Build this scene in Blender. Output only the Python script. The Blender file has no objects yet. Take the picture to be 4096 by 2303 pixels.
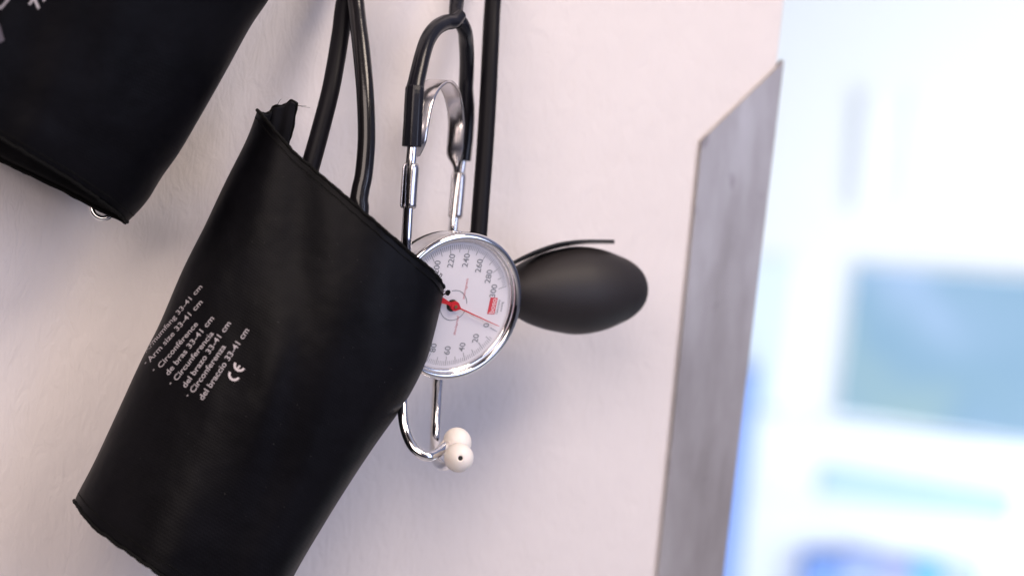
import bpy, bmesh, math, random
from mathutils import Vector, Matrix, noise
from mathutils.bvhtree import BVHTree
random.seed(4)
R_ = math.radians
scene = bpy.context.scene
COL = scene.collection

# ------------------------------------------------------------------ camera
CAMP = Vector((0, 0, 1.5))
ROLL = R_(5.2); PITCH = R_(8.0)
FV = Vector((0, math.cos(PITCH), -math.sin(PITCH)))
_X = Vector((1, 0, 0)); _U = Vector((0, math.sin(PITCH), math.cos(PITCH)))
RV = math.cos(ROLL)*_X + math.sin(ROLL)*_U
UV_ = -math.sin(ROLL)*_X + math.cos(ROLL)*_U
cam_d = bpy.data.cameras.new('camera'); cam = bpy.data.objects.new('camera', cam_d); COL.objects.link(cam)
cam_d.lens = 85; cam_d.sensor_width = 36; cam_d.clip_start = 0.02; cam_d.clip_end = 60
M = Matrix((RV, UV_, -FV)).transposed().to_4x4(); M.translation = CAMP
cam.matrix_world = M
cam_d.dof.use_dof = True; cam_d.dof.focus_distance = 0.993; cam_d.dof.aperture_fstop = 4.6
cam_d.dof.aperture_blades = 0
scene.camera = cam
K = 36.0/85.0/4096.0
def P(px, py, d):
    "point on the line of sight of photo pixel (px,py) at distance d"
    return CAMP + d*(FV + (px-2048)*K*RV - (py-1151.5)*K*UV_)

# ------------------------------------------------------------------ helpers
def lin(c):
    c = c/255.0
    return c/12.92 if c <= .04045 else ((c+.055)/1.055)**2.4
def rgb(r, g, b): return (lin(r), lin(g), lin(b), 1)

# ------------------------------------------------------------------ world (dim room around the camera)
W = bpy.data.worlds.new('World'); scene.world = W; W.use_nodes = True
nt = W.node_tree; nt.nodes.clear()
out = nt.nodes.new('ShaderNodeOutputWorld'); bg = nt.nodes.new('ShaderNodeBackground')
tc = nt.nodes.new('ShaderNodeTexCoord')
sep = nt.nodes.new('ShaderNodeSeparateXYZ'); nt.links.new(tc.outputs['Generated'], sep.inputs[0])
rz = nt.nodes.new('ShaderNodeValToRGB'); mz = nt.nodes.new('ShaderNodeMapRange')
mz.inputs[1].default_value = -1; mz.inputs[2].default_value = 1
nt.links.new(sep.outputs['Z'], mz.inputs[0]); nt.links.new(mz.outputs[0], rz.inputs[0])
e = rz.color_ramp.elements
e[0].position = 0.0; e[0].color = (.06, .055, .07, 1)
e[1].position = 1.0; e[1].color = (.66, .64, .74, 1)
for p_, c_ in ((.42, (.09, .08, .10, 1)), (.55, (.27, .25, .31, 1)), (.72, (.50, .47, .56, 1))):
    x = e.new(p_); x.color = c_
nz = nt.nodes.new('ShaderNodeTexVoronoi'); nz.inputs['Scale'].default_value = 2.6
rn = nt.nodes.new('ShaderNodeMapRange'); rn.inputs[1].default_value = .2; rn.inputs[2].default_value = .9
rn.inputs[3].default_value = .45; rn.inputs[4].default_value = 1.35
nt.links.new(tc.outputs['Generated'], nz.inputs[0]); nt.links.new(nz.outputs['Distance'], rn.inputs[0])
rx = nt.nodes.new('ShaderNodeValToRGB'); mx0 = nt.nodes.new('ShaderNodeMapRange')
mx0.inputs[1].default_value = -1; mx0.inputs[2].default_value = 1
nt.links.new(sep.outputs['X'], mx0.inputs[0]); nt.links.new(mx0.outputs[0], rx.inputs[0])
ex = rx.color_ramp.elements
ex[0].position = 0; ex[0].color = (.22, .19, .19, 1); ex[1].position = 1; ex[1].color = (1.7, 2.0, 2.6, 1)
for p_, c_ in ((.33, (.05, .045, .045, 1)), (.47, (.07, .065, .07, 1)), (.56, (1.0, .92, .95, 1)), (.72, (1.5, 1.6, 1.85, 1))):
    x = ex.new(p_); x.color = c_
mm0 = nt.nodes.new('ShaderNodeMixRGB'); mm0.blend_type = 'MULTIPLY'; mm0.inputs[0].default_value = 1
nt.links.new(rz.outputs[0], mm0.inputs[1]); nt.links.new(rx.outputs[0], mm0.inputs[2])
mm = nt.nodes.new('ShaderNodeMixRGB'); mm.blend_type = 'MULTIPLY'; mm.inputs[0].default_value = 1
nt.links.new(mm0.outputs[0], mm.inputs[1]); nt.links.new(rn.outputs[0], mm.inputs[2])
nt.links.new(mm.outputs[0], bg.inputs[0]); bg.inputs[1].default_value = 0.36
nt.links.new(bg.outputs[0], out.inputs[0])

# ------------------------------------------------------------------ lamps
TGT = P(2000, 1200, 1.06)
def area(name, direction, dist, sx, sy, power, color, tgt=TGT):
    l = bpy.data.lights.new(name, 'AREA'); l.shape = 'RECTANGLE'; l.size = sx; l.size_y = sy
    l.energy = power; l.color = color
    o = bpy.data.objects.new(name, l); COL.objects.link(o)
    d = Vector(direction).normalized(); o.location = tgt + d*dist
    o.rotation_euler = (-d).to_track_quat('-Z', 'Y').to_euler()
    return o
area('ceiling_lamp', (.95, -.70, 1.5), 1.7, .66, .66, 21, (1.0, .84, .70))
area('front_lamp', (-.25, -1.0, .60), 2.2, 1.4, 1.4, 34, (1.0, .84, .77))
area('window_light', (1.0, -.85, .22), 1.25, .8, .8, 6.2, (.64, .72, 1.0), tgt=P(2600, 1200, 1.1))
area('far_room_fill', (-.1, -1.0, .0), 2.9, 1.8, 1.2, 76, (.85, .92, 1.0), tgt=Vector((1.0, 4.6, .95)))  # added unseen fill, set level with the furniture to brighten the far room

scene.view_settings.view_transform = 'Standard'; scene.view_settings.look = 'None'
scene.view_settings.exposure = 0; scene.view_settings.gamma = 1; scene.view_settings.use_curve_mapping = False
scene.render.engine = 'CYCLES'
scene.render.resolution_x = 1024; scene.render.resolution_y = 575

# ------------------------------------------------------------------ object helpers
def mat(name, col, rough=.5, metal=0, **kw):
    m = bpy.data.materials.new(name); m.use_nodes = True
    b = m.node_tree.nodes['Principled BSDF']
    b.inputs['Base Color'].default_value = col; b.inputs['Roughness'].default_value = rough
    b.inputs['Metallic'].default_value = metal
    for k, v in kw.items():
        b.inputs[k.replace('_', ' ')].default_value = v
    return m
def nodes(m): return m.node_tree.nodes, m.node_tree.links, m.node_tree.nodes['Principled BSDF']
def mapped(m, scale=(1, 1, 1), rot=(0, 0, 0), src='Object'):
    N, L, b = nodes(m)
    t = N.new('ShaderNodeTexCoord'); mp = N.new('ShaderNodeMapping')
    mp.inputs['Scale'].default_value = scale; mp.inputs['Rotation'].default_value = rot
    L.new(t.outputs[src], mp.inputs[0]); return mp.outputs[0]
def nnoise(m, vec, scale, detail=4, rough=.55, dist=0):
    N, L, b = nodes(m); n = N.new('ShaderNodeTexNoise')
    n.inputs['Scale'].default_value = scale; n.inputs['Detail'].default_value = detail
    n.inputs['Roughness'].default_value = rough; n.inputs['Distortion'].default_value = dist
    L.new(vec, n.inputs[0]); return n.outputs['Fac']
def ramp(m, fac, stops):
    N, L, b = nodes(m); r = N.new('ShaderNodeValToRGB'); e = r.color_ramp.elements
    e[0].position, e[0].color = stops[0][0], stops[0][1]
    e[1].position, e[1].color = stops[-1][0], stops[-1][1]
    for p, c in stops[1:-1]:
        x = e.new(p); x.color = c
    L.new(fac, r.inputs[0]); return r.outputs[0]
def bump(m, h, strength, dist, prev=None):
    N, L, b = nodes(m); n = N.new('ShaderNodeBump')
    n.inputs['Strength'].default_value = strength; n.inputs['Distance'].default_value = dist
    L.new(h, n.inputs['Height'])
    if prev is not None: L.new(prev, n.inputs['Normal'])
    L.new(n.outputs[0], b.inputs['Normal']); return n.outputs[0]

def tag(o, label=None, cat=None, group=None, kind=None):
    if label: o['label'] = label
    if cat: o['category'] = cat
    if group: o['group'] = group
    if kind: o['kind'] = kind
    return o
def empty(name, loc, label, cat, group=None):
    o = bpy.data.objects.new(name, None); COL.objects.link(o); o.location = loc; o.empty_display_size = .02
    return tag(o, label, cat, group)
def world_loc(o):
    v = Vector((0, 0, 0))
    while o: v = v + o.location; o = o.parent
    return v
def obj(name, verts, faces, m, parent=None, smooth=True, uvs=None, origin=None):
    me = bpy.data.meshes.new(name)
    base = world_loc(parent) if parent else Vector((0, 0, 0))
    if origin is None:
        origin = sum((Vector(v) for v in verts), Vector())/max(1, len(verts))
    me.from_pydata([tuple(Vector(v)-origin) for v in verts], [], faces)
    me.materials.append(m)
    if smooth:
        for p in me.polygons: p.use_smooth = True
    if uvs is not None:
        ul = me.uv_layers.new(name='UVMap')
        for lp in me.loops: ul.data[lp.index].uv = uvs[lp.vertex_index]
    o = bpy.data.objects.new(name, me); COL.objects.link(o)
    if parent: o.parent = parent
    o.location = origin-base
    return o
def fix(o, sharp=None):
    bm = bmesh.new(); bm.from_mesh(o.data)
    bmesh.ops.remove_doubles(bm, verts=bm.verts, dist=1e-6)
    bmesh.ops.recalc_face_normals(bm, faces=bm.faces)
    bm.to_mesh(o.data); bm.free()
    if sharp: 
        try: o.data.set_sharp_from_angle(angle=R_(sharp))
        except Exception: pass
    return o

def crom(pts, n):
    "Catmull-Rom through tuples of any width, n samples"
    q = [pts[0]]+list(pts)+[pts[-1]]; segs = len(pts)-1; res = []
    for i in range(n):
        t = i/(n-1)*segs; k = min(int(t), segs-1); f = t-k
        a, b, c, d = q[k], q[k+1], q[k+2], q[k+3]
        res.append(tuple(.5*((2*b[j])+(-a[j]+c[j])*f+(2*a[j]-5*b[j]+4*c[j]-d[j])*f*f+(-a[j]+3*b[j]-3*c[j]+d[j])*f**3) for j in range(len(b))))
    return res
def interp(tab, x):
    if x <= tab[0][0]: return tab[0][1:]
    for a, b in zip(tab, tab[1:]):
        if x <= b[0]:
            f = (x-a[0])/(b[0]-a[0]); return tuple(a[i]+(b[i]-a[i])*f for i in range(1, len(a)))
    return tab[-1][1:]
def smooth_tab(tab, n=80):
    return crom(tab, n)

def tube_geo(path, radii, seg=20, cap=True, hollow=0):
    "path: world points; radii: list"
    verts, faces = [], []
    n = len(path)
    tang = [((path[min(i+1, n-1)]-path[max(i-1, 0)]).normalized()) for i in range(n)]
    nrm = tang[0].orthogonal().normalized()
    for i in range(n):
        nrm = (nrm-tang[i]*nrm.dot(tang[i])).normalized(); bn = tang[i].cross(nrm)
        for s in range(seg):
            a = 2*math.pi*s/seg
            verts.append(path[i]+radii[i]*(math.cos(a)*nrm+math.sin(a)*bn))
    for i in range(n-1):
        for s in range(seg):
            a = i*seg+s; b = i*seg+(s+1) % seg
            faces.append((a, b, b+seg, a+seg))
    if cap:
        faces.append(tuple(reversed(range(seg)))); faces.append(tuple(range((n-1)*seg, n*seg)))
    return verts, faces
def tube(name, pts, m, parent, n=60, seg=20, rscale=1.0, label=None):
    "pts: (px,py,depth,radius_m)"
    c = crom(pts, n); path = [P(a[0], a[1], a[2]) for a in c]
    v, f = tube_geo(path, [a[3]*rscale for a in c], seg)
    o = obj(name, v, f, m, parent)
    fix(o, 50)
    if label: o['label'] = label
    return o
def lathe_geo(prof, mtx, seg=96):
    "prof: (r,z) in local; mtx local->world"
    verts, faces = [], []
    for r, z in prof:
        for s in range(seg):
            a = 2*math.pi*s/seg
            verts.append(mtx @ Vector((r*math.cos(a), r*math.sin(a), z)))
    for i in range(len(prof)-1):
        for s in range(seg):
            a = i*seg+s; b = i*seg+(s+1) % seg
            faces.append((a, b, b+seg, a+seg))
    return verts, faces
def box_geo(lo, hi, fn=lambda v: v):
    v = [fn(Vector((x, y, z))) for x in (lo[0], hi[0]) for y in (lo[1], hi[1]) for z in (lo[2], hi[2])]
    f = [(0, 1, 3, 2), (4, 6, 7, 5), (0, 4, 5, 1), (2, 3, 7, 6), (0, 2, 6, 4), (1, 5, 7, 3)]
    return v, f
def bevel(o, w, seg=3):
    b = o.modifiers.new('bevel', 'BEVEL'); b.width = w; b.segments = seg; b.limit_method = 'ANGLE'
    return o

# ------------------------------------------------------------------ materials
# plaster wall
m_wall = mat('wall_paint', (.80, .745, .745, 1), .75)
N, L, b = nodes(m_wall)
v = mapped(m_wall, (1, 1, 1))
vs = mapped(m_wall, (1, 1, .38), (0, R_(28), 0))
n1 = nnoise(m_wall, vs, 170, 5, .6, 1.2); n2 = nnoise(m_wall, v, 42, 4, .6, .8); n3 = nnoise(m_wall, vs, 620, 3, .5)
p1 = bump(m_wall, n1, .32, .0022); p2 = bump(m_wall, n2, .14, .004, p1); p3 = bump(m_wall, n3, .12, .0005, p2)
L.new(ramp(m_wall, nnoise(m_wall, v, 9, 3), [(.3, (.745, .695, .69, 1)), (.7, (.79, .74, .735, 1))]), b.inputs['Base Color'])
b.inputs['Specular IOR Level'].default_value = .25
# worn steel / grey guard
m_guard = mat('grey_guard', (.35, .33, .35, 1), .40, .30)
N, L, b = nodes(m_guard)
v = mapped(m_guard, (1, 1, .22)); f = nnoise(m_guard, v, 60, 5, .6)
L.new(ramp(m_guard, f, [(.3, (.27, .25, .25, 1)), (.5, (.34, .32, .325, 1)), (.72, (.42, .405, .415, 1))]), b.inputs['Base Color'])
f2 = nnoise(m_guard, mapped(m_guard, (1, 1, .6)), 75, 3, .5)
N_ = m_guard.node_tree.nodes; L_ = m_guard.node_tree.links
spots = ramp(m_guard, f2, [(.27, (.68, .65, .66, 1)), (.36, (1, 1, 1, 1))])
mx = N_.new('ShaderNodeMixRGB'); mx.blend_type = 'MULTIPLY'; mx.inputs[0].default_value = 1
src = b.inputs['Base Color'].links[0].from_socket
L_.new(src, mx.inputs[1]); L_.new(spots, mx.inputs[2]); L_.new(mx.outputs[0], b.inputs['Base Color'])
bump(m_guard, f, .15, .002)
# fabrics
def fabric(name, base, period=1.0, tint=None):
    m = mat(name, base, .5, Specular_IOR_Level=.115)
    N, L, b = nodes(m)
    uv = mapped(m, (2*math.pi*1000/period, 2*math.pi*1000/period, 1), src='UV')
    s = N.new('ShaderNodeSeparateXYZ'); L.new(uv, s.inputs[0])
    def sn(sock):
        q = N.new('ShaderNodeMath'); q.operation = 'SINE'; L.new(sock, q.inputs[0]); return q.outputs[0]
    mu = N.new('ShaderNodeMath'); mu.operation = 'MULTIPLY'; L.new(sn(s.outputs['X']), mu.inputs[0]); L.new(sn(s.outputs['Y']), mu.inputs[1])
    ad = N.new('ShaderNodeMath'); ad.operation = 'ADD'; L.new(mu.outputs[0], ad.inputs[0])
    hl = N.new('ShaderNodeMath'); hl.operation = 'MULTIPLY'; hl.inputs[1].default_value = .8; L.new(sn(s.outputs['Y']), hl.inputs[0]); L.new(hl.outputs[0], ad.inputs[1])
    pv = bump(m, ad.outputs[0], .36, .00003)
    ob = mapped(m)
    p2 = bump(m, nnoise(m, ob, 26, 3, .5), .34, .006, pv)
    fr = nnoise(m, ob, 40, 5, .6)
    L.new(ramp(m, fr, [(.3, tuple(c*.75 for c in base[:3])+(1,)), (.75, tuple(c*1.5 for c in base[:3])+(1,))]), b.inputs['Base Color'])
    rr = N.new('ShaderNodeMapRange'); rr.inputs[3].default_value = .38; rr.inputs[4].default_value = .58
    L.new(fr, rr.inputs[0]); L.new(rr.outputs[0], b.inputs['Roughness'])
    return m
m_fab = fabric('black_nylon', (.0022, .0021, .0034, 1), 1.25)
m_fab_in = fabric('black_nylon_inside', (.012, .012, .015, 1), 1.6)
m_hem = mat('black_binding', (.003, .003, .003, 1), .8, Specular_IOR_Level=.15)
bump(m_hem, nnoise(m_hem, mapped(m_hem), 1500, 2), .5, .0006)
m_print = mat('white_print', (.42, .39, .42, 1), .6)
m_rubber = mat('matt_rubber', (.006, .0055, .008, 1), .46, Specular_IOR_Level=.13)
bump(m_rubber, nnoise(m_rubber, mapped(m_rubber), 350, 3), .12, .0005)
m_gloss = mat('glossy_rubber', (.010, .009, .011, 1), .20)
bump(m_gloss, nnoise(m_gloss, mapped(m_gloss, (1, 1, 4)), 260, 3), .12, .0004)
m_bulb = mat('bulb_rubber', (.015, .012, .013, 1), .58, Specular_IOR_Level=.42)
bump(m_bulb, nnoise(m_bulb, mapped(m_bulb), 900, 3), .12, .0003)
m_pvc = mat('stethoscope_rubber', (.008, .008, .012, 1), .24, Specular_IOR_Level=.36)
bump(m_pvc, nnoise(m_pvc, mapped(m_pvc), 420, 3), .10, .0004)
m_chrome = mat('chrome', (.80, .79, .80, 1), .07, 1)
N, L, b = nodes(m_chrome)
rr = N.new('ShaderNodeMapRange'); rr.inputs[3].default_value = .04; rr.inputs[4].default_value = .16
L.new(nnoise(m_chrome, mapped(m_chrome), 160, 4), rr.inputs[0]); L.new(rr.outputs[0], b.inputs['Roughness'])
m_steel = mat('satin_steel', (.66, .63, .64, 1), .2, 1)
bump(m_steel, nnoise(m_steel, mapped(m_steel, (1, 1, .2)), 500, 3), .1, .0003)
m_dial = mat('dial_enamel', (.74, .715, .76, 1), .45)
m_ink = mat('dial_ink', (.24, .25, .27, 1), .5)
m_redink = mat('red_ink', (.62, .22, .24, 1), .5)
m_red = mat('red_paint', (.58, .012, .018, 1), .35)
m_redbox = mat('red_label', (.62, .05, .07, 1), .45)
m_pink = mat('label_lettering', (.78, .50, .52, 1), .5)
m_brass = mat('brass', (.55, .36, .16, 1), .3, 1)
m_dark = mat('dark_hole', (.01, .01, .01, 1), .7)
m_tip = mat('ivory_plastic', (.82, .76, .71, 1), .42, Subsurface_Weight=.15)
m_tip.node_tree.nodes['Principled BSDF'].inputs['Subsurface Radius'].default_value = (.004, .002, .0012)
m_black = mat('black_plastic', (.012, .012, .012, 1), .35)
# clear dial glass
m_glass = bpy.data.materials.new('dial_glass'); m_glass.use_nodes = True
N = m_glass.node_tree.nodes; L = m_glass.node_tree.links; N.clear()
o_ = N.new('ShaderNodeOutputMaterial'); tr = N.new('ShaderNodeBsdfTransparent'); gl = N.new('ShaderNodeBsdfGlossy')
gl.inputs['Roughness'].default_value = .03; lw = N.new('ShaderNodeLayerWeight'); lw.inputs[0].default_value = .5
pw = N.new('ShaderNodeMath'); pw.operation = 'POWER'; pw.inputs[1].default_value = 5; L.new(lw.outputs['Facing'], pw.inputs[0])
fr = N.new('ShaderNodeMath'); fr.operation = 'MULTIPLY_ADD'; fr.inputs[1].default_value = .92; fr.inputs[2].default_value = .05; L.new(pw.outputs[0], fr.inputs[0])
mxs = N.new('ShaderNodeMixShader'); L.new(fr.outputs[0], mxs.inputs[0]); L.new(tr.outputs[0], mxs.inputs[1]); L.new(gl.outputs[0], mxs.inputs[2]); L.new(mxs.outputs[0], o_.inputs[0])

# ------------------------------------------------------------------ near wall
YAW = R_(25)
WN = Vector((math.sin(YAW), -math.cos(YAW), 0)); WT = Vector((math.cos(YAW), math.sin(YAW), 0))
WP = P(1750, 1151, 1.088)
def Wd(px, py, off=0.0):
    v = FV + (px-2048)*K*RV - (py-1151.5)*K*UV_
    d = (off + WN.dot(WP-CAMP))/WN.dot(v)
    return CAMP + d*v
def wall_u(px, py):
    return (Wd(px, py)-WP).dot(WT)
UE = wall_u(2988, 1300)      # right-hand arris of the wall
ZR = Wd(3010, 1300).z
def lean(z): return .014*(z-ZR)
def wp(u, off, z): return WP + WT*u + WN*off + Vector((0, 0, z-WP.z))
RAD = .0015
prof = [(-1.6, 0.0)]+[(UE-RAD+RAD*math.sin(a), -RAD+RAD*math.cos(a)) for a in [i/8*math.pi/2 for i in range(9)]]+[(UE, -.13), (-1.6, -.13)]
vs_, fs_ = [], []
for z in (0.0, 2.7):
    for u, o in prof: vs_.append(wp(u+(lean(z) if u > 0 else 0), o, z))
n = len(prof)
for i in range(n): fs_.append((i, (i+1) % n, n+(i+1) % n, n+i))
fs_.append(tuple(reversed(range(n)))); fs_.append(tuple(range(n, 2*n)))
wl = obj('wall', vs_, fs_, m_wall); fix(wl, 40)
tag(wl, 'pinkish white plastered wall behind the hanging cuffs', 'wall', kind='structure')

# corner guard: thin angle profile with a mitred top
gl_u = wall_u(2712, 1400); th = .0016
ztop_out = Wd(2800, 560).z; ztop_in = Wd(3130, 240).z
gp = empty('corner_guard', wp(UE, .001, 0.9), 'grey metal corner guard with mitred top on the wall edge', 'corner guard')
o1 = .0006
A = [(gl_u, 0.1), (UE+.0022+lean(.1), 0.1), (UE+.0022+lean(ztop_in), ztop_in), (gl_u, ztop_out)]
vs_ = [wp(u, o1, z) for u, z in A]+[wp(u, o1+th, z) for u, z in A]
fs_ = [(0, 1, 2, 3), (4, 7, 6, 5), (0, 4, 5, 1), (1, 5, 6, 2), (2, 6, 7, 3), (3, 7, 4, 0)]
f1 = obj('front_flange', vs_, fs_, m_guard, gp, smooth=False); fix(f1); bevel(f1, .0005, 2)
B = [(-.040, 0.1), (o1-.0002, 0.1), (o1-.0002, ztop_in), (-.040, ztop_out)]
vs_ = [wp(UE+.0006+lean(z), o, z) for o, z in B]+[wp(UE+.0022+lean(z), o, z) for o, z in B]
f2 = obj('side_flange', vs_, fs_, m_guard, gp, smooth=False); fix(f2)

# ------------------------------------------------------------------ cuffs
def depth_fold(seed, amp):
    def g(u, v):
        a = noise.noise(Vector((u*2.6+seed, v*1.1, seed)))*1.0
        bb = noise.noise(Vector((u*6.0-v*3.0, v*2.2+seed, 3.1)))*.30
        return amp*(a+bb)
    return g
def make_cuff(name, label, Ltab, Rtab, dL, dR, bulge, back, topbow, botbow, fold, group, back_cut=.33, mid=None):
    """front sheet spans the silhouette curves (photo pixels); wraps round at both folds to a back sheet"""
    Lt = smooth_tab(Ltab, 90); Rt = smooth_tab(Rtab, 90)
    NU, NV = 120, 130
    root = None
    lens_w = 0.11; lens_l = .17
    def row(v):
        l = interp(Lt, v); r = interp(Rt, v); return l, r
    def front_px(u, v):
        l, r = row(v)
        x = l[0]+(r[0]-l[0])*u; y = l[1]+(r[1]-l[1])*u
        tb = interp(topbow, u)[0]*(1-v)**3; bb = interp(botbow, u)[0]*v**6
        # bow acts across the long axis
        return x-.35*tb-.35*bb, y+tb+bb
    def dep(phi, v):
        u = (1-math.cos(phi))/2
        base = dL(v)+(dR(v)-dL(v))*u
        s = math.sin(phi)
        if s >= 0:
            bl = bulge*(abs(s)**.8)*(1+.0*v)
            return base-bl-fold(u, v)*abs(s)**1.2
        return base+back*(abs(s)**.6)
    verts, faces, uvs = [], [], []
    phis = [i/NU*math.pi for i in range(NU+1)]
    nb = 44
    phis += [math.pi+(i+1)/nb*(math.pi*(1-back_cut)) for i in range(nb)]
    arc = 0
    for j in range(NV+1):
        v = j/NV
        for i, ph in enumerate(phis):
            u = (1-math.cos(ph))/2
            if ph <= math.pi:
                x, y = front_px(u, v)
            else:
                # back sheet sits a little lower at the top so it hides behind the front
                v2 = .035*min(1, (ph-math.pi)/.8)+v*(1-.035)
                x, y = front_px(u, v2)
            verts.append(P(x, y, dep(ph, v)))
            uvs.append((ph/math.pi*lens_w*1.05, v*lens_l))
    nc = len(phis)
    for j in range(NV):
        for i in range(nc-1):
            a = j*nc+i; faces.append((a, a+1, a+1+nc, a+nc))
    return verts, faces, uvs, front_px, dep, nc, NV

TX = []
# ---- centre cuff
L2 = [(0, 1030, 440), (.08, 985, 560), (.19, 900, 730), (.295, 820, 900), (.41, 730, 1080), (.545, 640, 1290), (.65, 560, 1450), (.80, 450, 1690), (.90, 375, 1850), (.975, 312, 1970), (1, 298, 2003)]
R2 = [(0, 1776, 1148), (.03, 1770, 1195), (.12, 1746, 1300), (.23, 1710, 1430), (.33, 1660, 1540), (.41, 1600, 1640), (.52, 1500, 1780), (.63, 1400, 1930), (.74, 1300, 2090), (.87, 1175, 2303), (1, 1034, 2585)]
top2 = [(0, 0), (.1, 12), (.2, 24), (.35, 16), (.5, 8), (.7, -2), (.83, -8), (.93, -17), (.975, -10), (1, 0)]
bot2 = [(0, 0), (.06, 22), (.15, 34), (.3, 26), (.6, 10), (1, 0)]
cuff2 = empty('blood_pressure_cuff', P(700, 1500, 1.0), 'black fabric blood pressure cuff in the centre, printed with white arm size lines', 'blood pressure cuff', 'black blood pressure cuffs hanging on the wall')
fold2 = depth_fold(1.7, .007)
g2 = make_cuff('c', '', L2, R2, lambda v: .985+.004*v, lambda v: .998-.012*v, .034, .016, top2, bot2, fold2, None, .40)
sl2 = obj('sleeve', g2[0], g2[1], m_fab, cuff2, uvs=g2[2])
md = sl2.modifiers.new('solid', 'SOLIDIFY'); md.thickness = .0012; md.offset = 1
# ---- top-left cuff
R1 = [(0, 1290, -350), (.22, 1180, -172), (.42, 1075, 0), (.55, 1000, 112), (.68, 905, 285), (.77, 800, 470), (.86, 715, 614), (.91, 645, 712), (.945, 602, 785), (.97, 560, 838), (1, 510, 888)]
L1 = [(0, 350, -1000), (.3, 110, -600), (.6, -130, -200), (.8, -290, 65), (1, -470, 270)]
top1 = [(0, 0), (1, 0)]
bot1 = [(0, 0), (.3, -10), (.5, -14), (.6, -16), (.75, -22), (.9, -14), (1, 0)]
cuff1 = empty('blood_pressure_cuff', P(300, 300, 1.0), 'black fabric blood pressure cuff at upper left with a metal ring at its lower hem', 'blood pressure cuff', 'black blood pressure cuffs hanging on the wall')
fold1 = depth_fold(5.2, .006)
g1 = make_cuff('c', '', L1, R1, lambda v: .928, lambda v: .982, .026, .016, top1, bot1, fold1, None, .02)
# back sheet of this cuff hangs lower than its front
sl1 = obj('sleeve', g1[0], g1[1], m_fab, cuff1, uvs=g1[2])
md = sl1.modifiers.new('solid', 'SOLIDIFY'); md.thickness = .0012; md.offset = 1

def ribbon_geo(rows):
    "rows: list of lists of points"
    n = len(rows[0]); v = [p for r in rows for p in r]; f = []
    for j in range(len(rows)-1):
        for i in range(n-1):
            a = j*n+i; f.append((a, a+1, a+1+n, a+n))
    return v, f
# back layer of cuff 1 seen under the front hem
bt = crom([(-480, 420), (-200, 520), (0, 640), (130, 702), (250, 760), (370, 822), (460, 866), (506, 890)], 60)
rows = []
for k in range(26):
    t = k/25
    rows.append([P(x-t*(-330), y-t*560, .972+.008*(i/59)+.02*math.sin(math.pi*min(1, t*1.2))*.3) for i, (x, y) in enumerate(bt)])
uvb = [(i*.0018, j*.003) for j in range(26) for i in range(60)]
v, f = ribbon_geo(rows); bl = obj('back_panel', v, f, m_fab_in, cuff1, uvs=uvb)
md = bl.modifiers.new('solid', 'SOLIDIFY'); md.thickness = .0012
# inner flap of cuff 2
top = [(1030, 443), (1045, 452), (1062, 456), (1080, 450), (1092, 430), (1108, 423), (1130, 424), (1150, 416), (1163, 402), (1172, 404), (1187, 414)]
topd = [.986, .992, .998, 1.003, 1.005, 1.004, 1.004, 1.003, 1.002, 1.001, 1.0]
rt = crom([(1187, 414), (1181, 448), (1172, 505), (1160, 552), (1148, 590), (1125, 660), (1090, 740)], 30)
rows, uvf = [], []
for k in range(30):
    t = k/29; row_ = []
    lx, ly = interp(smooth_tab(L2, 60), t*.20)[0:2]
    for i in range(len(top)):
        s = (top[i][0]-1030)/157.0
        ax = lx+(rt[k][0]-lx)*s; ay = ly+(rt[k][1]-ly)*s
        l0 = 440+(414-440)*s
        ay += (top[i][1]-l0)*(1-t)**2
        row_.append(P(ax, ay, topd[i]+.010*t+.001*math.sin(i*2.1)))
        uvf.append((i*.0022, k*.0022))
    rows.append(row_)
v, f = ribbon_geo(rows); fl = obj('inner_flap', v, f, m_fab_in, cuff2, uvs=uvf)
md = fl.modifiers.new('solid', 'SOLIDIFY'); md.thickness = .0011
sb = fl.modifiers.new('sub', 'SUBSURF'); sb.levels = 1; sb.render_levels = 1

def hem(name, pts3, parent, r=.0010, seed=0):
    path = pts3; rad = []
    for i, p in enumerate(path):
        rad.append(r*(1+.16*noise.noise(p*420+Vector((seed, 0, 0)))+.07*math.sin(i*.9)))
    path = [p+Vector((noise.noise(p*300), noise.noise(p*310+Vector((5, 0, 0))), noise.noise(p*290+Vector((9, 0, 0)))))*.00035 for p in path]
    v, f = tube_geo(path, rad, 8); o = obj(name, v, f, m_hem, parent); return fix(o)
def edge_path(g, v, n=260, u0=0.0, u1=1.0, push=0.0004):
    fp, dp = g[3], g[4]; res = []
    for i in range(n):
        ph = math.pi*(u0+(u1-u0)*i/(n-1)); u = (1-math.cos(ph))/2
        x, y = fp(u, v); res.append(P(x, y, dp(ph, v)-push))
    return res
hem('top_hem', edge_path(g2, 0.0, push=.0001), cuff2, .0007)
hem('top_stitching', edge_path(g2, .020, 400, .02, .98, .0001), cuff2, .00022, 3)
hem('bottom_hem', edge_path(g2, 1.0, push=.0001), cuff2, .0008, 2)
hem('bottom_stitching', edge_path(g2, .975, 400, .02, .98, .0001), cuff2, .00022, 6)
hem('flap_hem', [rows[0][i].lerp(rows[0][i+1], t/6) for i in range(len(top)-1) for t in range(6)]+[r[-1] for r in rows], cuff2, .0006, 4)
hem('bottom_hem', edge_path(g1, 1.0, push=.0001), cuff1, .0007, 8)
hem('bottom_stitching', edge_path(g1, .985, 400, .02, .98, .0001), cuff1, .00022, 9)
hem('back_hem', [P(x, y, .972+.008*(i/59)) for i, (x, y) in enumerate(bt)], cuff1, .0009, 10)

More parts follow.
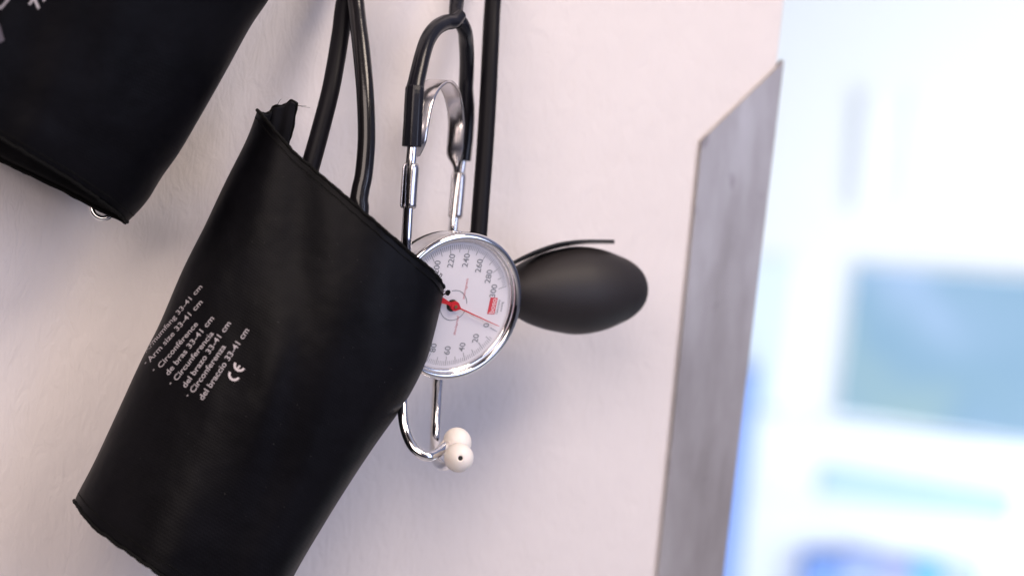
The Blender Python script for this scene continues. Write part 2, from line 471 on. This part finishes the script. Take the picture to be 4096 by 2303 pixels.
# frayed threads and the knot
def threads(name, specs, parent, r=.00010):
    V, F = [], []
    for pts in specs:
        c = crom(pts, 14); path = [P(*a) for a in c]
        v, f = tube_geo(path, [r*(1-.5*i/13) for i in range(14)], 5)
        b0 = len(V); V += v; F += [tuple(i+b0 for i in q) for q in f]
    return obj(name, V, F, m_hem, parent)
sp = [[(1180, 425, 1.0), (1195, 424, .999), (1215, 428, .998), (1240, 431, .997)], [(1184, 420, 1.0), (1200, 424, .999), (1225, 424, .998)],
      [(1125, 575, .99), (1150, 562, .99), (1165, 548, .99)], [(1110, 420, 1.0), (1118, 405, 1.0), (1126, 396, 1.0)],
      [(1160, 405, 1.0), (1168, 398, 1.0)], [(1172, 500, 1.0), (1160, 520, .998), (1150, 518, .998)]]
threads('loose_thread', [s if len(s) > 2 else s+[s[-1]] for s in sp], cuff2, .00012)
sp = []
for i in range(26):
    t = random.random(); x = 1735+45*t; y = 1085+100*t**1.3; L_ = random.uniform(6, 20); a = random.uniform(-1.4, .4)
    sp.append([(x, y, .992), (x+.5*L_*math.cos(a), y+.5*L_*math.sin(a)-1, .991), (x+L_*math.cos(a), y+L_*math.sin(a), .99)])
threads('edge_fuzz', sp, cuff2, .00006)
threads('thread_end', [[(1752, 1106, .99), (1760, 1100, .989), (1763, 1093, .989), (1770, 1100, .989)], [(1758, 1110, .99), (1766, 1104, .989), (1766, 1094, .989)]], cuff2, .0002)
bm = bmesh.new(); bmesh.ops.create_icosphere(bm, subdivisions=3, radius=.00105)
for v in bm.verts: v.co *= 1+.35*noise.noise(v.co*1800)
for v in bm.verts: v.co = Vector((v.co.x*1.0, v.co.y, v.co.z*1.05))
me = bpy.data.meshes.new('thread_knot'); bm.to_mesh(me); bm.free(); me.materials.append(m_hem)
kn = bpy.data.objects.new('thread_knot', me); COL.objects.link(kn); kn.parent = cuff2; kn.location = P(1792, 1170, .988)-cuff2.location
threads('knot_thread', [[(1768, 1178, .992), (1778, 1176, .989), (1790, 1171, .988)]], cuff2, .0003)
v, f = tube_geo([P(532, 2205, .985), P(529, 2222, .985)], [.0011, .0008], 6); obj('thread_tuft', v, f, m_hem, cuff2)

# printing laid on the cuff cloth
def bvh_of(g):
    nc, NV = g[5], g[6]
    return BVHTree.FromPolygons([tuple(v) for v in g[0]], g[1])
B2 = bvh_of(g2); B1 = bvh_of(g1)
def drop(bvh, px, py, off=.00025):
    dirv = (P(px, py, 1)-CAMP).normalized()
    h = bvh.ray_cast(CAMP, dirv)
    if h[0] is None: return None
    return h[0]-dirv*off
def text_mesh(body, bold=0.0, res=4):
    c = bpy.data.curves.new('t', 'FONT'); c.body = body; c.size = 1; c.offset = bold; c.resolution_u = res
    o = bpy.data.objects.new('t', c); COL.objects.link(o)
    bpy.context.view_layer.update()
    dg = bpy.context.evaluated_depsgraph_get(); me = bpy.data.meshes.new_from_object(o.evaluated_get(dg))
    vs = [v.co.copy() for v in me.vertices]; fs = [tuple(p.vertices) for p in me.polygons]
    bpy.data.objects.remove(o); bpy.data.curves.remove(c); bpy.data.meshes.remove(me)
    return vs, fs
def subdivide(vs, fs, cuts=1):
    bm = bmesh.new(); vv = [bm.verts.new(v) for v in vs]
    for f in fs:
        try: bm.faces.new([vv[i] for i in f])
        except ValueError: pass
    bmesh.ops.triangulate(bm, faces=bm.faces)
    bm.verts.index_update()
    r = [v.co.copy() for v in bm.verts], [tuple(v.index for v in f.verts) for f in bm.faces]
    bm.free(); return r
def printed(body, start, end, height, parent, bvh, bold=.012, name='printed_line', full=None):
    "start,end: px of the baseline; height: cap height px"
    vs, fs = text_mesh(body, bold)
    x0 = min(v.x for v in vs); x1 = max(v.x for v in vs)
    dx, dy = end[0]-start[0], end[1]-start[1]; ln = math.hypot(dx, dy)
    tx, ty = dx/ln, dy/ln; ux, uy = ty, -tx
    S = ln/(x1-x0); H = height/.70
    vs, fs = subdivide(vs, fs); out = []
    for v in vs:
        X = (v.x-x0)*S; Y = v.y*H
        p = drop(bvh, start[0]+tx*X+ux*Y, start[1]+ty*X+uy*Y)
        out.append(p if p is not None else None)
    fs = [f for f in fs if all(out[i] is not None for i in f)]
    last = next((p for p in out if p is not None), Vector())
    out = [p if p is not None else last for p in out]
    used = sorted({i for f in fs for i in f}); mp = {o: n for n, o in enumerate(used)}
    return obj(name, [out[i] for i in used], [tuple(mp[i] for i in f) for f in fs], m_print, parent, smooth=False)
def c4(x, y): return (500+x/2.413, 1050+y/2.413)
lines = [("Armumfang 33-41 cm", (203, 872), (748, 236), 42, (166, 912)),
         ("Arm size 33-41 cm", (243, 962), (752, 384), 47, (203, 985)),
         ("Circonférence", (345, 1020), (708, 596), 48, (282, 1052)),
         ("de bras 33-41 cm", (420, 1090), (862, 540), 50, None),
         ("Circunferencia", (500, 1143), (860, 686), 50, (446, 1182)),
         ("del brazo 33-41 cm", (586, 1210), (1024, 588), 52, None),
         ("Circonferenza", (662, 1260), (976, 812), 54, (612, 1300)),
         ("del braccio 33-41 cm", (752, 1330), (1200, 654), 56, None)]
for s, a, b_, h, dash in lines:
    printed(s, c4(*a), c4(*b_), h/2.413, cuff2, B2)
    if dash:
        dx, dy = b_[0]-a[0], b_[1]-a[1]; l = math.hypot(dx, dy)
        s0 = dash; s1 = (dash[0]+dx/l*19, dash[1]+dy/l*19)
        ux, uy = dy/l, -dx/l
        o = [drop(B2, *c4(s0[0]+ux*h*q+t*(s1[0]-s0[0]), s0[1]+uy*h*q+t*(s1[1]-s0[1]))) for q, t in ((.25, 0), (.25, 1), (.42, 1), (.42, 0))]
        if all(p is not None for p in o): obj('printed_dash', o, [(0, 1, 2, 3)], m_print, cuff2, smooth=False)
# CE mark
def arcband(cx, cy, r0, r1, a0, a1, n=26):
    V, F = [], []
    for i in range(n+1):
        a = a0+(a1-a0)*i/n
        for r in (r0, r1): V.append(drop(B2, cx+r*math.cos(a), cy+r*math.sin(a)))
    for i in range(n): F.append((2*i, 2*i+1, 2*i+3, 2*i+2))
    return V, F
tdir = math.atan2(-.83, .55)
V, F = [], []
for k, (cx, cy) in enumerate((c4(1056, 1082), c4(1108, 992))):
    v, f = arcband(cx, cy, 15.5, 25, tdir+math.pi/2, tdir+3*math.pi/2); b0 = len(V); V += v; F += [tuple(i+b0 for i in q) for q in f]
    if k == 1:
        t = (math.cos(tdir), math.sin(tdir)); u = (-t[1], t[0])
        pts = [(-19, -3.6), (0, -3.6), (0, 3.6), (-19, 3.6)]
        b0 = len(V); V += [drop(B2, cx+t[0]*a+u[0]*c, cy+t[1]*a+u[1]*c) for a, c in pts]; F.append((b0, b0+1, b0+2, b0+3))
m_print2 = mat('white_mark', (.62, .57, .60, 1), .6)
obj('conformity_mark', V, F, m_print2, cuff2, smooth=False)
# cuff 1 printing fragments
printed("72", (150, 42), (196, -24), 44, cuff1, B1, .02)
V, F = [], []
for a, b_ in (((-60, -30), (2, 36)), ((2, 36), (70, -46))):
    dx, dy = b_[0]-a[0], b_[1]-a[1]; l = math.hypot(dx, dy); nx, ny = -dy/l*5, dx/l*5; n = 8; b0 = len(V)
    for i in range(n+1):
        t = i/n
        for s in (-1, 1): V.append(drop(B1, a[0]+dx*t+nx*s, a[1]+dy*t+ny*s, .0003 if a[0] < 0 else .0002))
    for i in range(n): F.append((b0+2*i, b0+2*i+1, b0+2*i+3, b0+2*i+2))
obj('printed_outline', V, F, mat('grey_print', (.26, .24, .27, 1), .6), cuff1, smooth=False)
V = [drop(B1, *p, .0004) for p in ((-70, 120), (-20, 70), (2, 105), (18, 162), (-30, 190), (-80, 175))]
obj('sewn_label', V, [tuple(range(6))], mat('grey_label', (.075, .065, .085, 1), .7), cuff1, smooth=False)
# lint on the cloth
V, F = [], []
for i in range(70):
    u = random.uniform(.12, .9); v = random.uniform(.05, .85); x, y = g2[3](u, v); p = drop(B2, x, y, .0002)
    if p is None: continue
    a = random.uniform(0, 6.28); l = random.uniform(.5, 2.2)*(2.2 if random.random() < .12 else 1); w = random.uniform(.4, .9)
    q = [drop(B2, x+l*math.cos(a)*s-w*math.sin(a)*t, y+l*math.sin(a)*s+w*math.cos(a)*t, .0002) for s, t in ((-1, -1), (1, -1), (1, 1), (-1, 1))]
    b0 = len(V); V += q; F.append((b0, b0+1, b0+2, b0+3))
ln_ = obj('lint', V, F, mat('lint', (.05, .048, .05, 1), .9), cuff2, smooth=False); tag(ln_, kind='stuff')
# metal ring at cuff 1's hem
RC = P(412, 832, .985)
ax = (Vector((0.12, -.93, .25))).normalized()
q = ax.to_track_quat('Z', 'Y').to_matrix().to_4x4(); q.translation = RC
V, F = [], []
S1, S2 = 64, 20
for i in range(S1):
    a = 2*math.pi*i/S1
    for j in range(S2):
        b_ = 2*math.pi*j/S2; rr_ = .0043+.0014*math.cos(b_)
        V.append(q @ Vector((rr_*math.cos(a), rr_*math.sin(a), .0016*math.sin(b_))))
for i in range(S1):
    for j in range(S2):
        F.append((i*S2+j, ((i+1) % S1)*S2+j, ((i+1) % S1)*S2+(j+1) % S2, i*S2+(j+1) % S2))
fix(obj('metal_ring', V, F, m_chrome, cuff1))

# air hoses of the centre cuff
tube('rubber_hose', [(1560, -900, 1.03, .0038), (1440, -250, 1.035, .0038), (1381, 0, 1.025, .0038), (1362, 138, 1.02, .0038), (1326, 345, 1.012, .0038), (1282, 520, 1.008, .0039), (1254, 621, 1.006, .0040), (1225, 725, 1.004, .0040), (1190, 850, 1.0, .0040)], m_rubber, cuff2, 90, 24)
tube('rubber_hose', [(1330, -900, 1.03, .0036), (1395, -250, 1.03, .0036), (1422, 0, 1.02, .0036), (1433, 100, 1.015, .0036), (1446, 207, 1.01, .0037), (1461, 380, 1.003, .0037), (1466, 552, .999, .0037), (1456, 690, .996, .00375), (1443, 755, .995, .0038), (1436, 800, .994, .0039), (1437, 830, .994, .0041), (1432, 870, .994, .0042), (1418, 940, .995, .0042)], m_gloss, cuff2, 110, 28)

# ------------------------------------------------------------------ stethoscope
st = empty('stethoscope', P(1740, 700, 1.0), 'black and chrome stethoscope hanging by its tubing with ivory ear tips down', 'stethoscope')
tube('tubing', [(1880, -900, 1.035, .0031), (1843, -250, 1.035, .0031), (1829, -20, 1.02, .0031), (1824, 40, 1.015, .0030), (1826, 75, 1.012, .0031), (1828, 100, 1.01, .0024)], m_pvc, st, 70, 24)
def facet_sleeve(pts, name):
    return tube(name, pts, m_pvc, st, 12, 9)
tube('yoke_arm', [(1842, 60, 1.012, .0026), (1815, 86, 1.008, .0031), (1780, 92, 1.003, .0033), (1742, 115, .996, .0033), (1712, 158, .99, .0033), (1692, 215, .985, .0033), (1676, 280, .981, .0034), (1664, 335, .978, .0035), (1659, 365, .977, .0040)], m_pvc, st, 70, 24)
tube('yoke_arm', [(1812, 60, 1.014, .0026), (1840, 88, 1.016, .0031), (1858, 122, 1.02, .0031), (1864, 165, 1.027, .0032), (1867, 225, 1.034, .0032), (1866, 300, 1.042, .0032), (1864, 360, 1.046, .0032), (1868, 440, 1.05, .0033), (1864, 540, 1.052, .0033), (1852, 642, 1.053, .0034)], m_pvc, st, 80, 24)
sl = facet_sleeve([(1660, 350, .977, .0039), (1657, 395, .976, .0040), (1652, 490, .975, .0040), (1647, 588, .975, .0041)], 'yoke_sleeve')
for p in sl.data.polygons: p.use_smooth = False
bevel(sl, .0004, 2)
tube('ear_tube', [(1655, 500, .976, .0021), (1648, 600, .975, .0021), (1640, 700, .975, .0021), (1632, 850, .976, .0021), (1624, 1000, .978, .0021), (1612, 1300, .990, .0021), (1609, 1500, .992, .0021), (1610, 1600, .990, .0021), (1613, 1670, .987, .0021), (1624, 1728, .985, .0021), (1648, 1782, .982, .0021), (1682, 1815, .981, .0021), (1718, 1824, .982, .0021), (1752, 1808, .987, .0021), (1783, 1784, .993, .0020), (1802, 1774, .997, .0018)], m_chrome, st, 150, 26)
tube('ear_tube', [(1858, 560, 1.053, .0021), (1845, 660, 1.053, .0021), (1829, 760, 1.052, .0021), (1815, 890, 1.051, .0021), (1795, 1100, 1.05, .0021), (1765, 1400, 1.04, .0021), (1751, 1530, 1.034, .0022), (1745, 1640, 1.03, .0022), (1740, 1750, 1.025, .0022), (1739, 1800, 1.018, .0022), (1748, 1843, 1.008, .0022), (1772, 1862, .998, .0021), (1800, 1854, .992, .0020), (1815, 1842, .99, .0018)], m_chrome, st, 150, 26)
# spring band
BD = [((1678, 622), (1638, 640), .982), ((1703, 573), (1630, 580), .980), ((1713, 518), (1632, 520), .980), ((1727, 442), (1648, 438), .983), ((1742, 394), (1664, 388), .986),
      ((1766, 350), (1685, 343), .992), ((1802, 326), (1718, 321), 1.0), ((1831, 352), (1750, 334), 1.01), ((1848, 402), (1777, 385), 1.022), ((1859, 483), (1793, 470), 1.031), ((1858, 560), (1790, 560), 1.036), ((1854, 612), (1788, 616), 1.038), ((1842, 655), (1812, 662), 1.040), ((1838, 690), (1816, 692), 1.042)]
bd = crom([a+b_+(d,) for a, b_, d in BD], 90)
rows = []
for r in bd:
    a = P(r[0], r[1], r[4]); c = P(r[2], r[3], r[4]+.0)
    rows.append([a.lerp(c, t/8)+FV*(-.0006*math.sin(math.pi*t/8)) for t in range(9)])
v, f = ribbon_geo(rows); bnd = obj('spring_band', v, f, m_steel, st)
md = bnd.modifiers.new('solid', 'SOLIDIFY'); md.thickness = .0009; md.offset = 0
# clamps: open sheaths round the ear tubes
def clamp(pts, r, gap_mid, gap):
    c = crom(pts, 16); path = [P(a[0], a[1], a[2]) for a in c]; rows = []
    for i, p in enumerate(path):
        t = (path[min(i+1, 15)]-path[max(i-1, 0)]).normalized()
        s = RV-t*RV.dot(t); s.normalize(); f_ = t.cross(s)
        if f_.dot(FV) > 0: f_ = -f_       # towards camera
        rr_ = r*(.82+.18*min(1, i/2)*min(1, (15-i)/1.0))
        row_ = []
        for k in range(25):
            a = gap_mid+gap/2+(2*math.pi-gap)*k/24
            row_.append(p+rr_*(math.cos(a)*s+math.sin(a)*f_))
        rows.append(row_)
    v, f = ribbon_geo(rows); o = obj('clamp', v, f, m_steel, st)
    md = o.modifiers.new('solid', 'SOLIDIFY'); md.thickness = .0006; md.offset = 0
clamp([(1645, 655, .975), (1638, 740, .975), (1632, 832, .975)], .0031, R_(118), R_(62))
clamp([(1836, 690, 1.052), (1829, 780, 1.052), (1820, 872, 1.052)], .0029, R_(110), R_(60))
# ear tips
def eartip(center, axis, parent, hole=True, s=.96):
    z = Vector(axis).normalized(); q = z.to_track_quat('Z', 'Y').to_matrix().to_4x4(); q.translation = center
    pr = [(.0020, -.0075), (.0030, -.0078), (.0034, -.0068), (.0037, -.0056)]
    for i in range(1, 21):
        a = -math.pi/2*.62+(math.pi/2*.62+math.pi/2*.90)*i/20
        pr.append((.0062*math.cos(a)+.0001, .0060*math.sin(a)))
    pr += [(.0008, .0056), (.0007, .0040), (.0004, .0030), (.00001, .003)]
    pr = [(r*s, z_*s) for r, z_ in pr]
    v, f = lathe_geo(pr, q, 48); o = obj('ear_tip', v, f, m_tip, parent); fix(o)
    # dark bore
    v, f = lathe_geo([(.0010*s, .00592*s), (.00001, .00595*s)], q, 24)
    obj('sound_hole', v, f, m_dark, o)
    return o
def camdir(x, y, z): return RV*x+UV_*y-FV*z     # z towards the camera
eartip(P(1829, 1766, .998), camdir(.80, .50, -.25), st)
eartip(P(1835, 1829, .985), camdir(.14, .03, .99), st)

# ------------------------------------------------------------------ gauge
n_ = camdir(.521, -.271, .809).normalized()
b_d = camdir(.829, -.066, -.556); b_d = (b_d-n_*b_d.dot(n_)).normalized()   # dial 'down'
a_r = (-b_d).cross(n_).normalized()                                        # dial 'right'
GC = P(1829, 1229, 1.004)
G = Matrix((a_r, -b_d, n_)).transposed().to_4x4(); G.translation = GC
gauge = empty('pressure_gauge', GC, 'round chrome blood pressure gauge with white dial and red needle, with black bulb', 'pressure gauge')
def G_(x, y, z): return G @ Vector((x, y, z))
RO = .0316
# case body
v, f = lathe_geo([(.00001, -.0150), (.0270, -.0150), (.0290, -.0140), (.0298, -.012), (.0302, -.0040), (.0300, -.0030)], G, 128)
fix(obj('case', v, f, m_chrome, gauge), 40)
# bezel
pr = [(.0300, -.0040), (.0312, -.0038), (.0317, -.0030)]
for i in range(13):
    a = math.pi*.02+math.pi*.62*i/12
    pr.append((.0300+.0018*math.cos(a), -.0014+.0019*math.sin(a)))
pr += [(.0289, .0000), (.0284, -.0009), (.0283, -.0014), (.0278, -.0015), (.0274, -.0022), (.0272, -.0030)]
v, f = lathe_geo(pr, G, 160); fix(obj('bezel', v, f, m_chrome, gauge), 60)
DZ = -.0032
v, f = lathe_geo([(.0274, DZ), (.00001, DZ)], G, 96); dial = obj('dial', v, f, m_dial, gauge, smooth=False)
v, f = lathe_geo([(.0282, -.0010), (.018, -.0005), (.008, -.0003), (.00001, -.0002)], G, 96); obj('dial_glass', v, f, m_glass, gauge)
# ticks
def ang(val): return R_(202.5+val*315.0/300.0)      # clockwise from dial top
def pol(r, th): return (r*math.sin(th), r*math.cos(th))
V, F = [], []
def bar(r0, r1, th, w):
    s, c = math.sin(th), math.cos(th); b0 = len(V)
    for r, sg in ((r0, -1), (r0, 1), (r1, 1), (r1, -1)):
        V.append(G_(r*s+sg*w/2*c, r*c-sg*w/2*s, DZ+.00012))
    F.append((b0, b0+1, b0+2, b0+3))
for k in range(0, 301, 2):
    if 0 < k < 16 and k % 2: continue
    th = ang(k)
    if k < 8 and k: continue
    if k % 10 == 0: bar(.0222 if k % 20 == 0 else .0228, .0262, th, .00026)
    else: bar(.0242, .0262, th, .00018)
obj('scale_marks', V, F, m_ink, dial, smooth=False)
def dial_text(body, cx, cy, size, m, name, bold=0, z=.00014, rot=0):
    vs, fs = text_mesh(body, bold); x0 = min(v.x for v in vs); x1 = max(v.x for v in vs); y0 = min(v.y for v in vs); y1 = max(v.y for v in vs)
    mx_, my_ = (x0+x1)/2, (y0+y1)/2
    return obj(name, [G_(cx+(v.x-mx_)*size, cy+(v.y-my_)*size, DZ+z) for v in vs], fs, m, dial, smooth=False)
for k in range(0, 301, 20):
    x, y = pol(.0196, ang(k)); dial_text(str(k), x, y, .0040, m_ink, 'scale_number', .006)
v, f = lathe_geo([(.0063, 0), (.0066, 0)], G @ Matrix.Translation((0, 0, DZ+.00013)), 72)
v = v; ringf = [q for i, q in enumerate(f) if not (4 <= i % 72 < 18 or 50 <= i % 72 < 56)]
obj('dial_ring', v, ringf, m_ink, dial, smooth=False)
dial_text('antimagnetic', .0075, -.0055+.0012, .0018, m_redink, 'dial_lettering', .0)
dial_text('shockproof', -.0085, -.0035, .0018, m_redink, 'dial_lettering', .0)
v = [G_(x, y, DZ+.00014) for x, y in ((-.0026, -.0210), (.0046, -.0210), (.0046, -.0174), (-.0026, -.0174))]
obj('red_label', v, [(0, 1, 2, 3)], m_redbox, dial, smooth=False)
dial_text('boso', .0010, -.0193, .0034, m_pink, 'label_lettering', .03, .00022)
dial_text('Germany', .0008, -.0222, .0017, m_ink, 'dial_lettering')
dial_text('mmHg', .0010, -.0240, .0016, m_ink, 'dial_lettering')
# hub, needle
def disc(name, r, z, m, cx=0, cy=0, parent=gauge, h=.0004):
    T = G @ Matrix.Translation((cx, cy, z)); v, f = lathe_geo([(r, -h), (r, 0), (.00001, 0)], T, 40); o = obj(name, v, f, m, parent, smooth=False); return o
disc('spindle_hole', .0026, DZ+.0002, m_dark, -.0001, .0007, dial, .0001)
disc('spindle', .0020, DZ+.0006, m_brass, .0002, .0003, gauge, .0004)
NZ = DZ+.0014
th = R_(180+17); s, c = math.sin(th), math.cos(th)
def nl(al, ac, z): return G_(al*s+ac*c, al*c-ac*s, z)
V, F = [], []
outl = [(.0247, .00012), (.0030, .00030), (.0016, .0013), (.0000, .0021), (-.0014, .0017), (-.0024, .0008), (-.0040, .00075), (-.0075, .0012), (-.0120, .0017)]
rows = []
for al, w in outl: rows.append([nl(al, -w, NZ), nl(al, w, NZ)])
v, f = ribbon_geo(rows); nd = obj('needle', v, f, m_red, gauge, smooth=False)
md = nd.modifiers.new('solid', 'SOLIDIFY'); md.thickness = .0003
disc('needle_hub', .0020, NZ+.0005, m_red, 0, 0, nd, .0005)
disc('needle_cap', .0007, NZ+.0010, m_brass, 0, 0, nd, .0006)
# black carrier behind the case
v, f = lathe_geo([(.00001, -.0185), (.0262, -.0185), (.0280, -.0178), (.0285, -.0166), (.0280, -.0151), (.00001, -.0149)], G, 96)
fix(obj('back_plate', v, f, m_black, gauge), 40)
# bulb
A0 = P(1985, 1168, 1.036); A1 = P(2570, 1156, 1.078)
ax = (A1-A0); Lb = ax.length; q = ax.normalized().to_track_quat('Z', 'Y').to_matrix().to_4x4(); q.translation = A0
prof = [(0, .0042), (.04, .0060), (.10, .0090), (.153, .0116), (.232, .0146), (.329, .0171), (.426, .0187), (.52, .0198), (.62, .0195), (.717, .0181), (.80, .0160), (.86, .0143), (.92, .0117), (.96, .0088), (.985, .0055), (.997, .0024), (1.0, .00002)]
pc = crom(prof, 80); v, f = lathe_geo([(.00001, -.001)]+[(max(r*.972, .00001), t*Lb) for t, r in pc], q, 72); bulb = obj('bulb', v, f, m_bulb, gauge); fix(bulb)
v, f = tube_geo([P(1940, 1180, 1.036), P(1990, 1168, 1.0365), P(2010, 1168, 1.0385)], [.005, .005, .0048], 32); fix(obj('valve_stem', v, f, m_chrome, gauge), 40)
# thumb lever (spoon) above the bulb
sp = crom([(2000, 1090, 1.022, 2), (2055, 1048, 1.030, 6), (2120, 1016, 1.038, 10), (2190, 990, 1.045, 12), (2260, 972, 1.051, 12), (2350, 963, 1.057, 9), (2458, 964, 1.064, 6)], 40)
rows = []
for i, (x, y, d, w) in enumerate(sp):
    hw = .0065 if i > 6 else .004+.0004*i
    if i > 36: hw *= (1-(i-36)*.12)
    rows.append([P(x, y+(j/6-.5)*w+2.0*abs(j/6-.5)*4, d+(j/6-.5)*2*hw) for j in range(7)])
v, f = ribbon_geo(rows); spn = obj('thumb_lever', v, f, m_black, gauge)
md = spn.modifiers.new('solid', 'SOLIDIFY'); md.thickness = .0011; md.offset = 0
# hose going up from the gauge
tube('rubber_hose', [(2075, -900, 1.045, .0036), (1999, -250, 1.055, .0036), (1972, 0, 1.052, .0036), (1961, 207, 1.046, .0037), (1951, 414, 1.042, .0037), (1938, 621, 1.038, .0037), (1922, 829, 1.034, .0037), (1912, 960, 1.032, .0037), (1895, 1080, 1.030, .0037)], m_rubber, gauge, 90, 24)

# ------------------------------------------------------------------ the bright room beyond the corner
m_fw = mat('far_paint', (.80, .82, .85, 1), .8); bump(m_fw, nnoise(m_fw, mapped(m_fw), 20, 3), .1, .005)
FY = 4.75
def flat_box(name, lo, hi, m, parent=None, smooth=False):
    v, f = box_geo(lo, hi); o = obj(name, v, f, m, parent, smooth); return fix(o)
fw = flat_box('far_wall', (-1.5, FY, 0), (4.5, FY+.12, 2.8), m_fw)
tag(fw, 'bright white wall of the room beyond the corner', 'wall', kind='structure')
m_fl = mat('floor_vinyl', (.55, .56, .58, 1), .4); bump(m_fl, nnoise(m_fl, mapped(m_fl), 8, 3), .1, .004)
flr = flat_box('floor', (-3, -2.5, -.1), (4.5, FY+.12, 0), m_fl); tag(flr, 'pale grey floor of the room', 'floor', kind='structure')

def slab(name, px4, d4, thick, m, parent):
    "quad through four photo points, given real thickness away from the camera"
    a = [P(p[0], p[1], d) for p, d in zip(px4, d4)]
    c = [p+Vector((0, thick, 0)) for p in a]
    o = obj(name, a+c, [(0, 1, 2, 3), (4, 7, 6, 5), (0, 4, 5, 1), (1, 5, 6, 2), (2, 6, 7, 3), (3, 7, 4, 0)], m, parent, smooth=False)
    return fix(o)
def emis(name, col, strength, mapping=None):
    m = mat(name, col, .4); b = m.node_tree.nodes['Principled BSDF']
    b.inputs['Emission Color'].default_value = col; b.inputs['Emission Strength'].default_value = strength
    return m
# screen with a soft teal to blue picture
m_scr = bpy.data.materials.new('screen_image'); m_scr.use_nodes = True
N, L, b = nodes(m_scr)
b.inputs['Base Color'].default_value = (.02, .02, .02, 1); b.inputs['Roughness'].default_value = .3
tcn = mapped(m_scr, (1, 1, 1)); 
f = nnoise(m_scr, tcn, 4.2, 2, .4)
col = ramp(m_scr, f, [(.3, rgb(178, 206, 248)), (.45, rgb(152, 188, 222)), (.58, rgb(140, 180, 212)), (.72, rgb(158, 192, 206))])
L.new(col, b.inputs['Emission Color']); b.inputs['Emission Strength'].default_value = 1.08
mon = empty('monitor', P(3900, 1500, 4.0), 'large pale blue screen in the bright room beyond the corner', 'monitor')
q4 = [(3424, 1064), (4330, 1136), (4430, 1812), (3350, 1648)]
slab('screen', q4, [4.00, 3.82, 3.82, 4.00], .006, m_scr, mon)
m_wp = mat('white_plastic', (.80, .82, .86, 1), .35)
q5 = [(3408, 1048), (4345, 1120), (4445, 1832), (3334, 1664)]
slab('housing', q5, [4.008, 3.828, 3.828, 4.008], .025, m_wp, mon)
# white cabinet under the monitor with pale blue drawer front
m_cab = mat('cabinet_white', (.80, .84, .93, 1), .5)
cab = empty('cabinet', P(3600, 2300, 4.0), 'white cabinet with one pale blue drawer front below the screen', 'cabinet')
slab('body', [(2700, 1640), (4900, 1866), (4900, 2160), (2700, 1940)], [4.16, 3.8, 3.8, 4.16], .35, m_cab, cab)
slab('body_side', [(2700, 1944), (4900, 2164), (4900, 3300), (2700, 3300)], [4.16, 3.8, 3.8, 4.16], .35, m_cab, cab)
m_pb = mat('pale_blue', (.46, .64, .92, 1), .5)
slab('drawer_front', [(3300, 1866), (4060, 1984), (4035, 2090), (3275, 1972)], [4.03, 3.90, 3.90, 4.03], .03, m_pb, cab)
m_ds = mat('drawer_shadow', (.60, .68, .85, 1), .5)
slab('worktop', [(2700, 1606), (3330, 1680), (3330, 1722), (2700, 1655)], [4.12, 4.02, 4.02, 4.12], .4, mat('worktop_blue', (.76, .80, .90, 1), .4), cab)
# blue supplies at the bottom
cols = [((.10, .22, .58, 1), 3225, 3370, 2225, 'dark blue supply box standing leftmost below the pale blue drawer'),
        ((.24, .32, .60, 1), 3372, 3520, 2215, 'dusty blue supply box between the dark blue and the violet box'),
        ((.28, .32, .58, 1), 3522, 3655, 2240, 'violet blue supply box beside the cyan box'),
        ((.10, .38, .74, 1), 3657, 3770, 2245, 'bright cyan supply box right of the violet one'),
        ((.38, .48, .76, 1), 3772, 3930, 2245, 'light periwinkle supply box, rightmost of the row')]
for c_, x0, x1, y0, lab in cols:
    m = mat('supply_box_card', c_, .5)
    r_ = empty('supply_box', P((x0+x1)/2, 2560, 3.7), lab, 'box', 'blue supply boxes below the screen')
    dy = (x1-x0)*.11
    slab('carton', [(x0, y0), (x1, y0+dy), (x1-22, 2560), (x0-22, 2560)], [3.94]*4, .06, m, r_)
# wall cupboard with long handles
cup = empty('wall_cupboard', P(3700, 600, 4.4), 'tall white cupboard with two long pale handles behind the screen', 'cupboard')
slab('carcass', [(2700, -560), (4900, -380), (4900, 1850), (2700, 1625)], [4.14, 3.82, 3.82, 4.14], .4, mat('cupboard_white', (.78, .80, .82, 1), .5), cup)
mh = mat('handle_grey', (.64, .66, .72, 1), .5)
slab('side_panel', [(2900, 1010), (3190, 1040), (3120, 1640), (2900, 1612)], [4.09, 4.05, 4.05, 4.09], .03, mat('panel_blue_white', (.66, .75, .85, 1), .5), cup)
for x in (3450, 3640):
    slab('handle', [(x, 380), (x+22, 380), (x-14, 850), (x-36, 850)], [3.98]*4, .02, mh, cup)
# edge of a blue curtain seen just past the corner guard
m_cur = mat('curtain_fabric', (.30, .46, .86, 1), .8)
ROWS = []
for j in range(40):
    t = j/39; y = 1470+t*1900
    ROWS.append([P(2950+i*3.2-(y-1470)*.098, y, 4.02+.02*math.sin(i*.75)) for i in range(27)])
v, f = ribbon_geo(ROWS); cur = obj('curtain', v, f, m_cur)
md = cur.modifiers.new('solid', 'SOLIDIFY'); md.thickness = .003
tag(cur, 'blue fabric curtain showing as a thin strip past the corner guard', 'curtain')
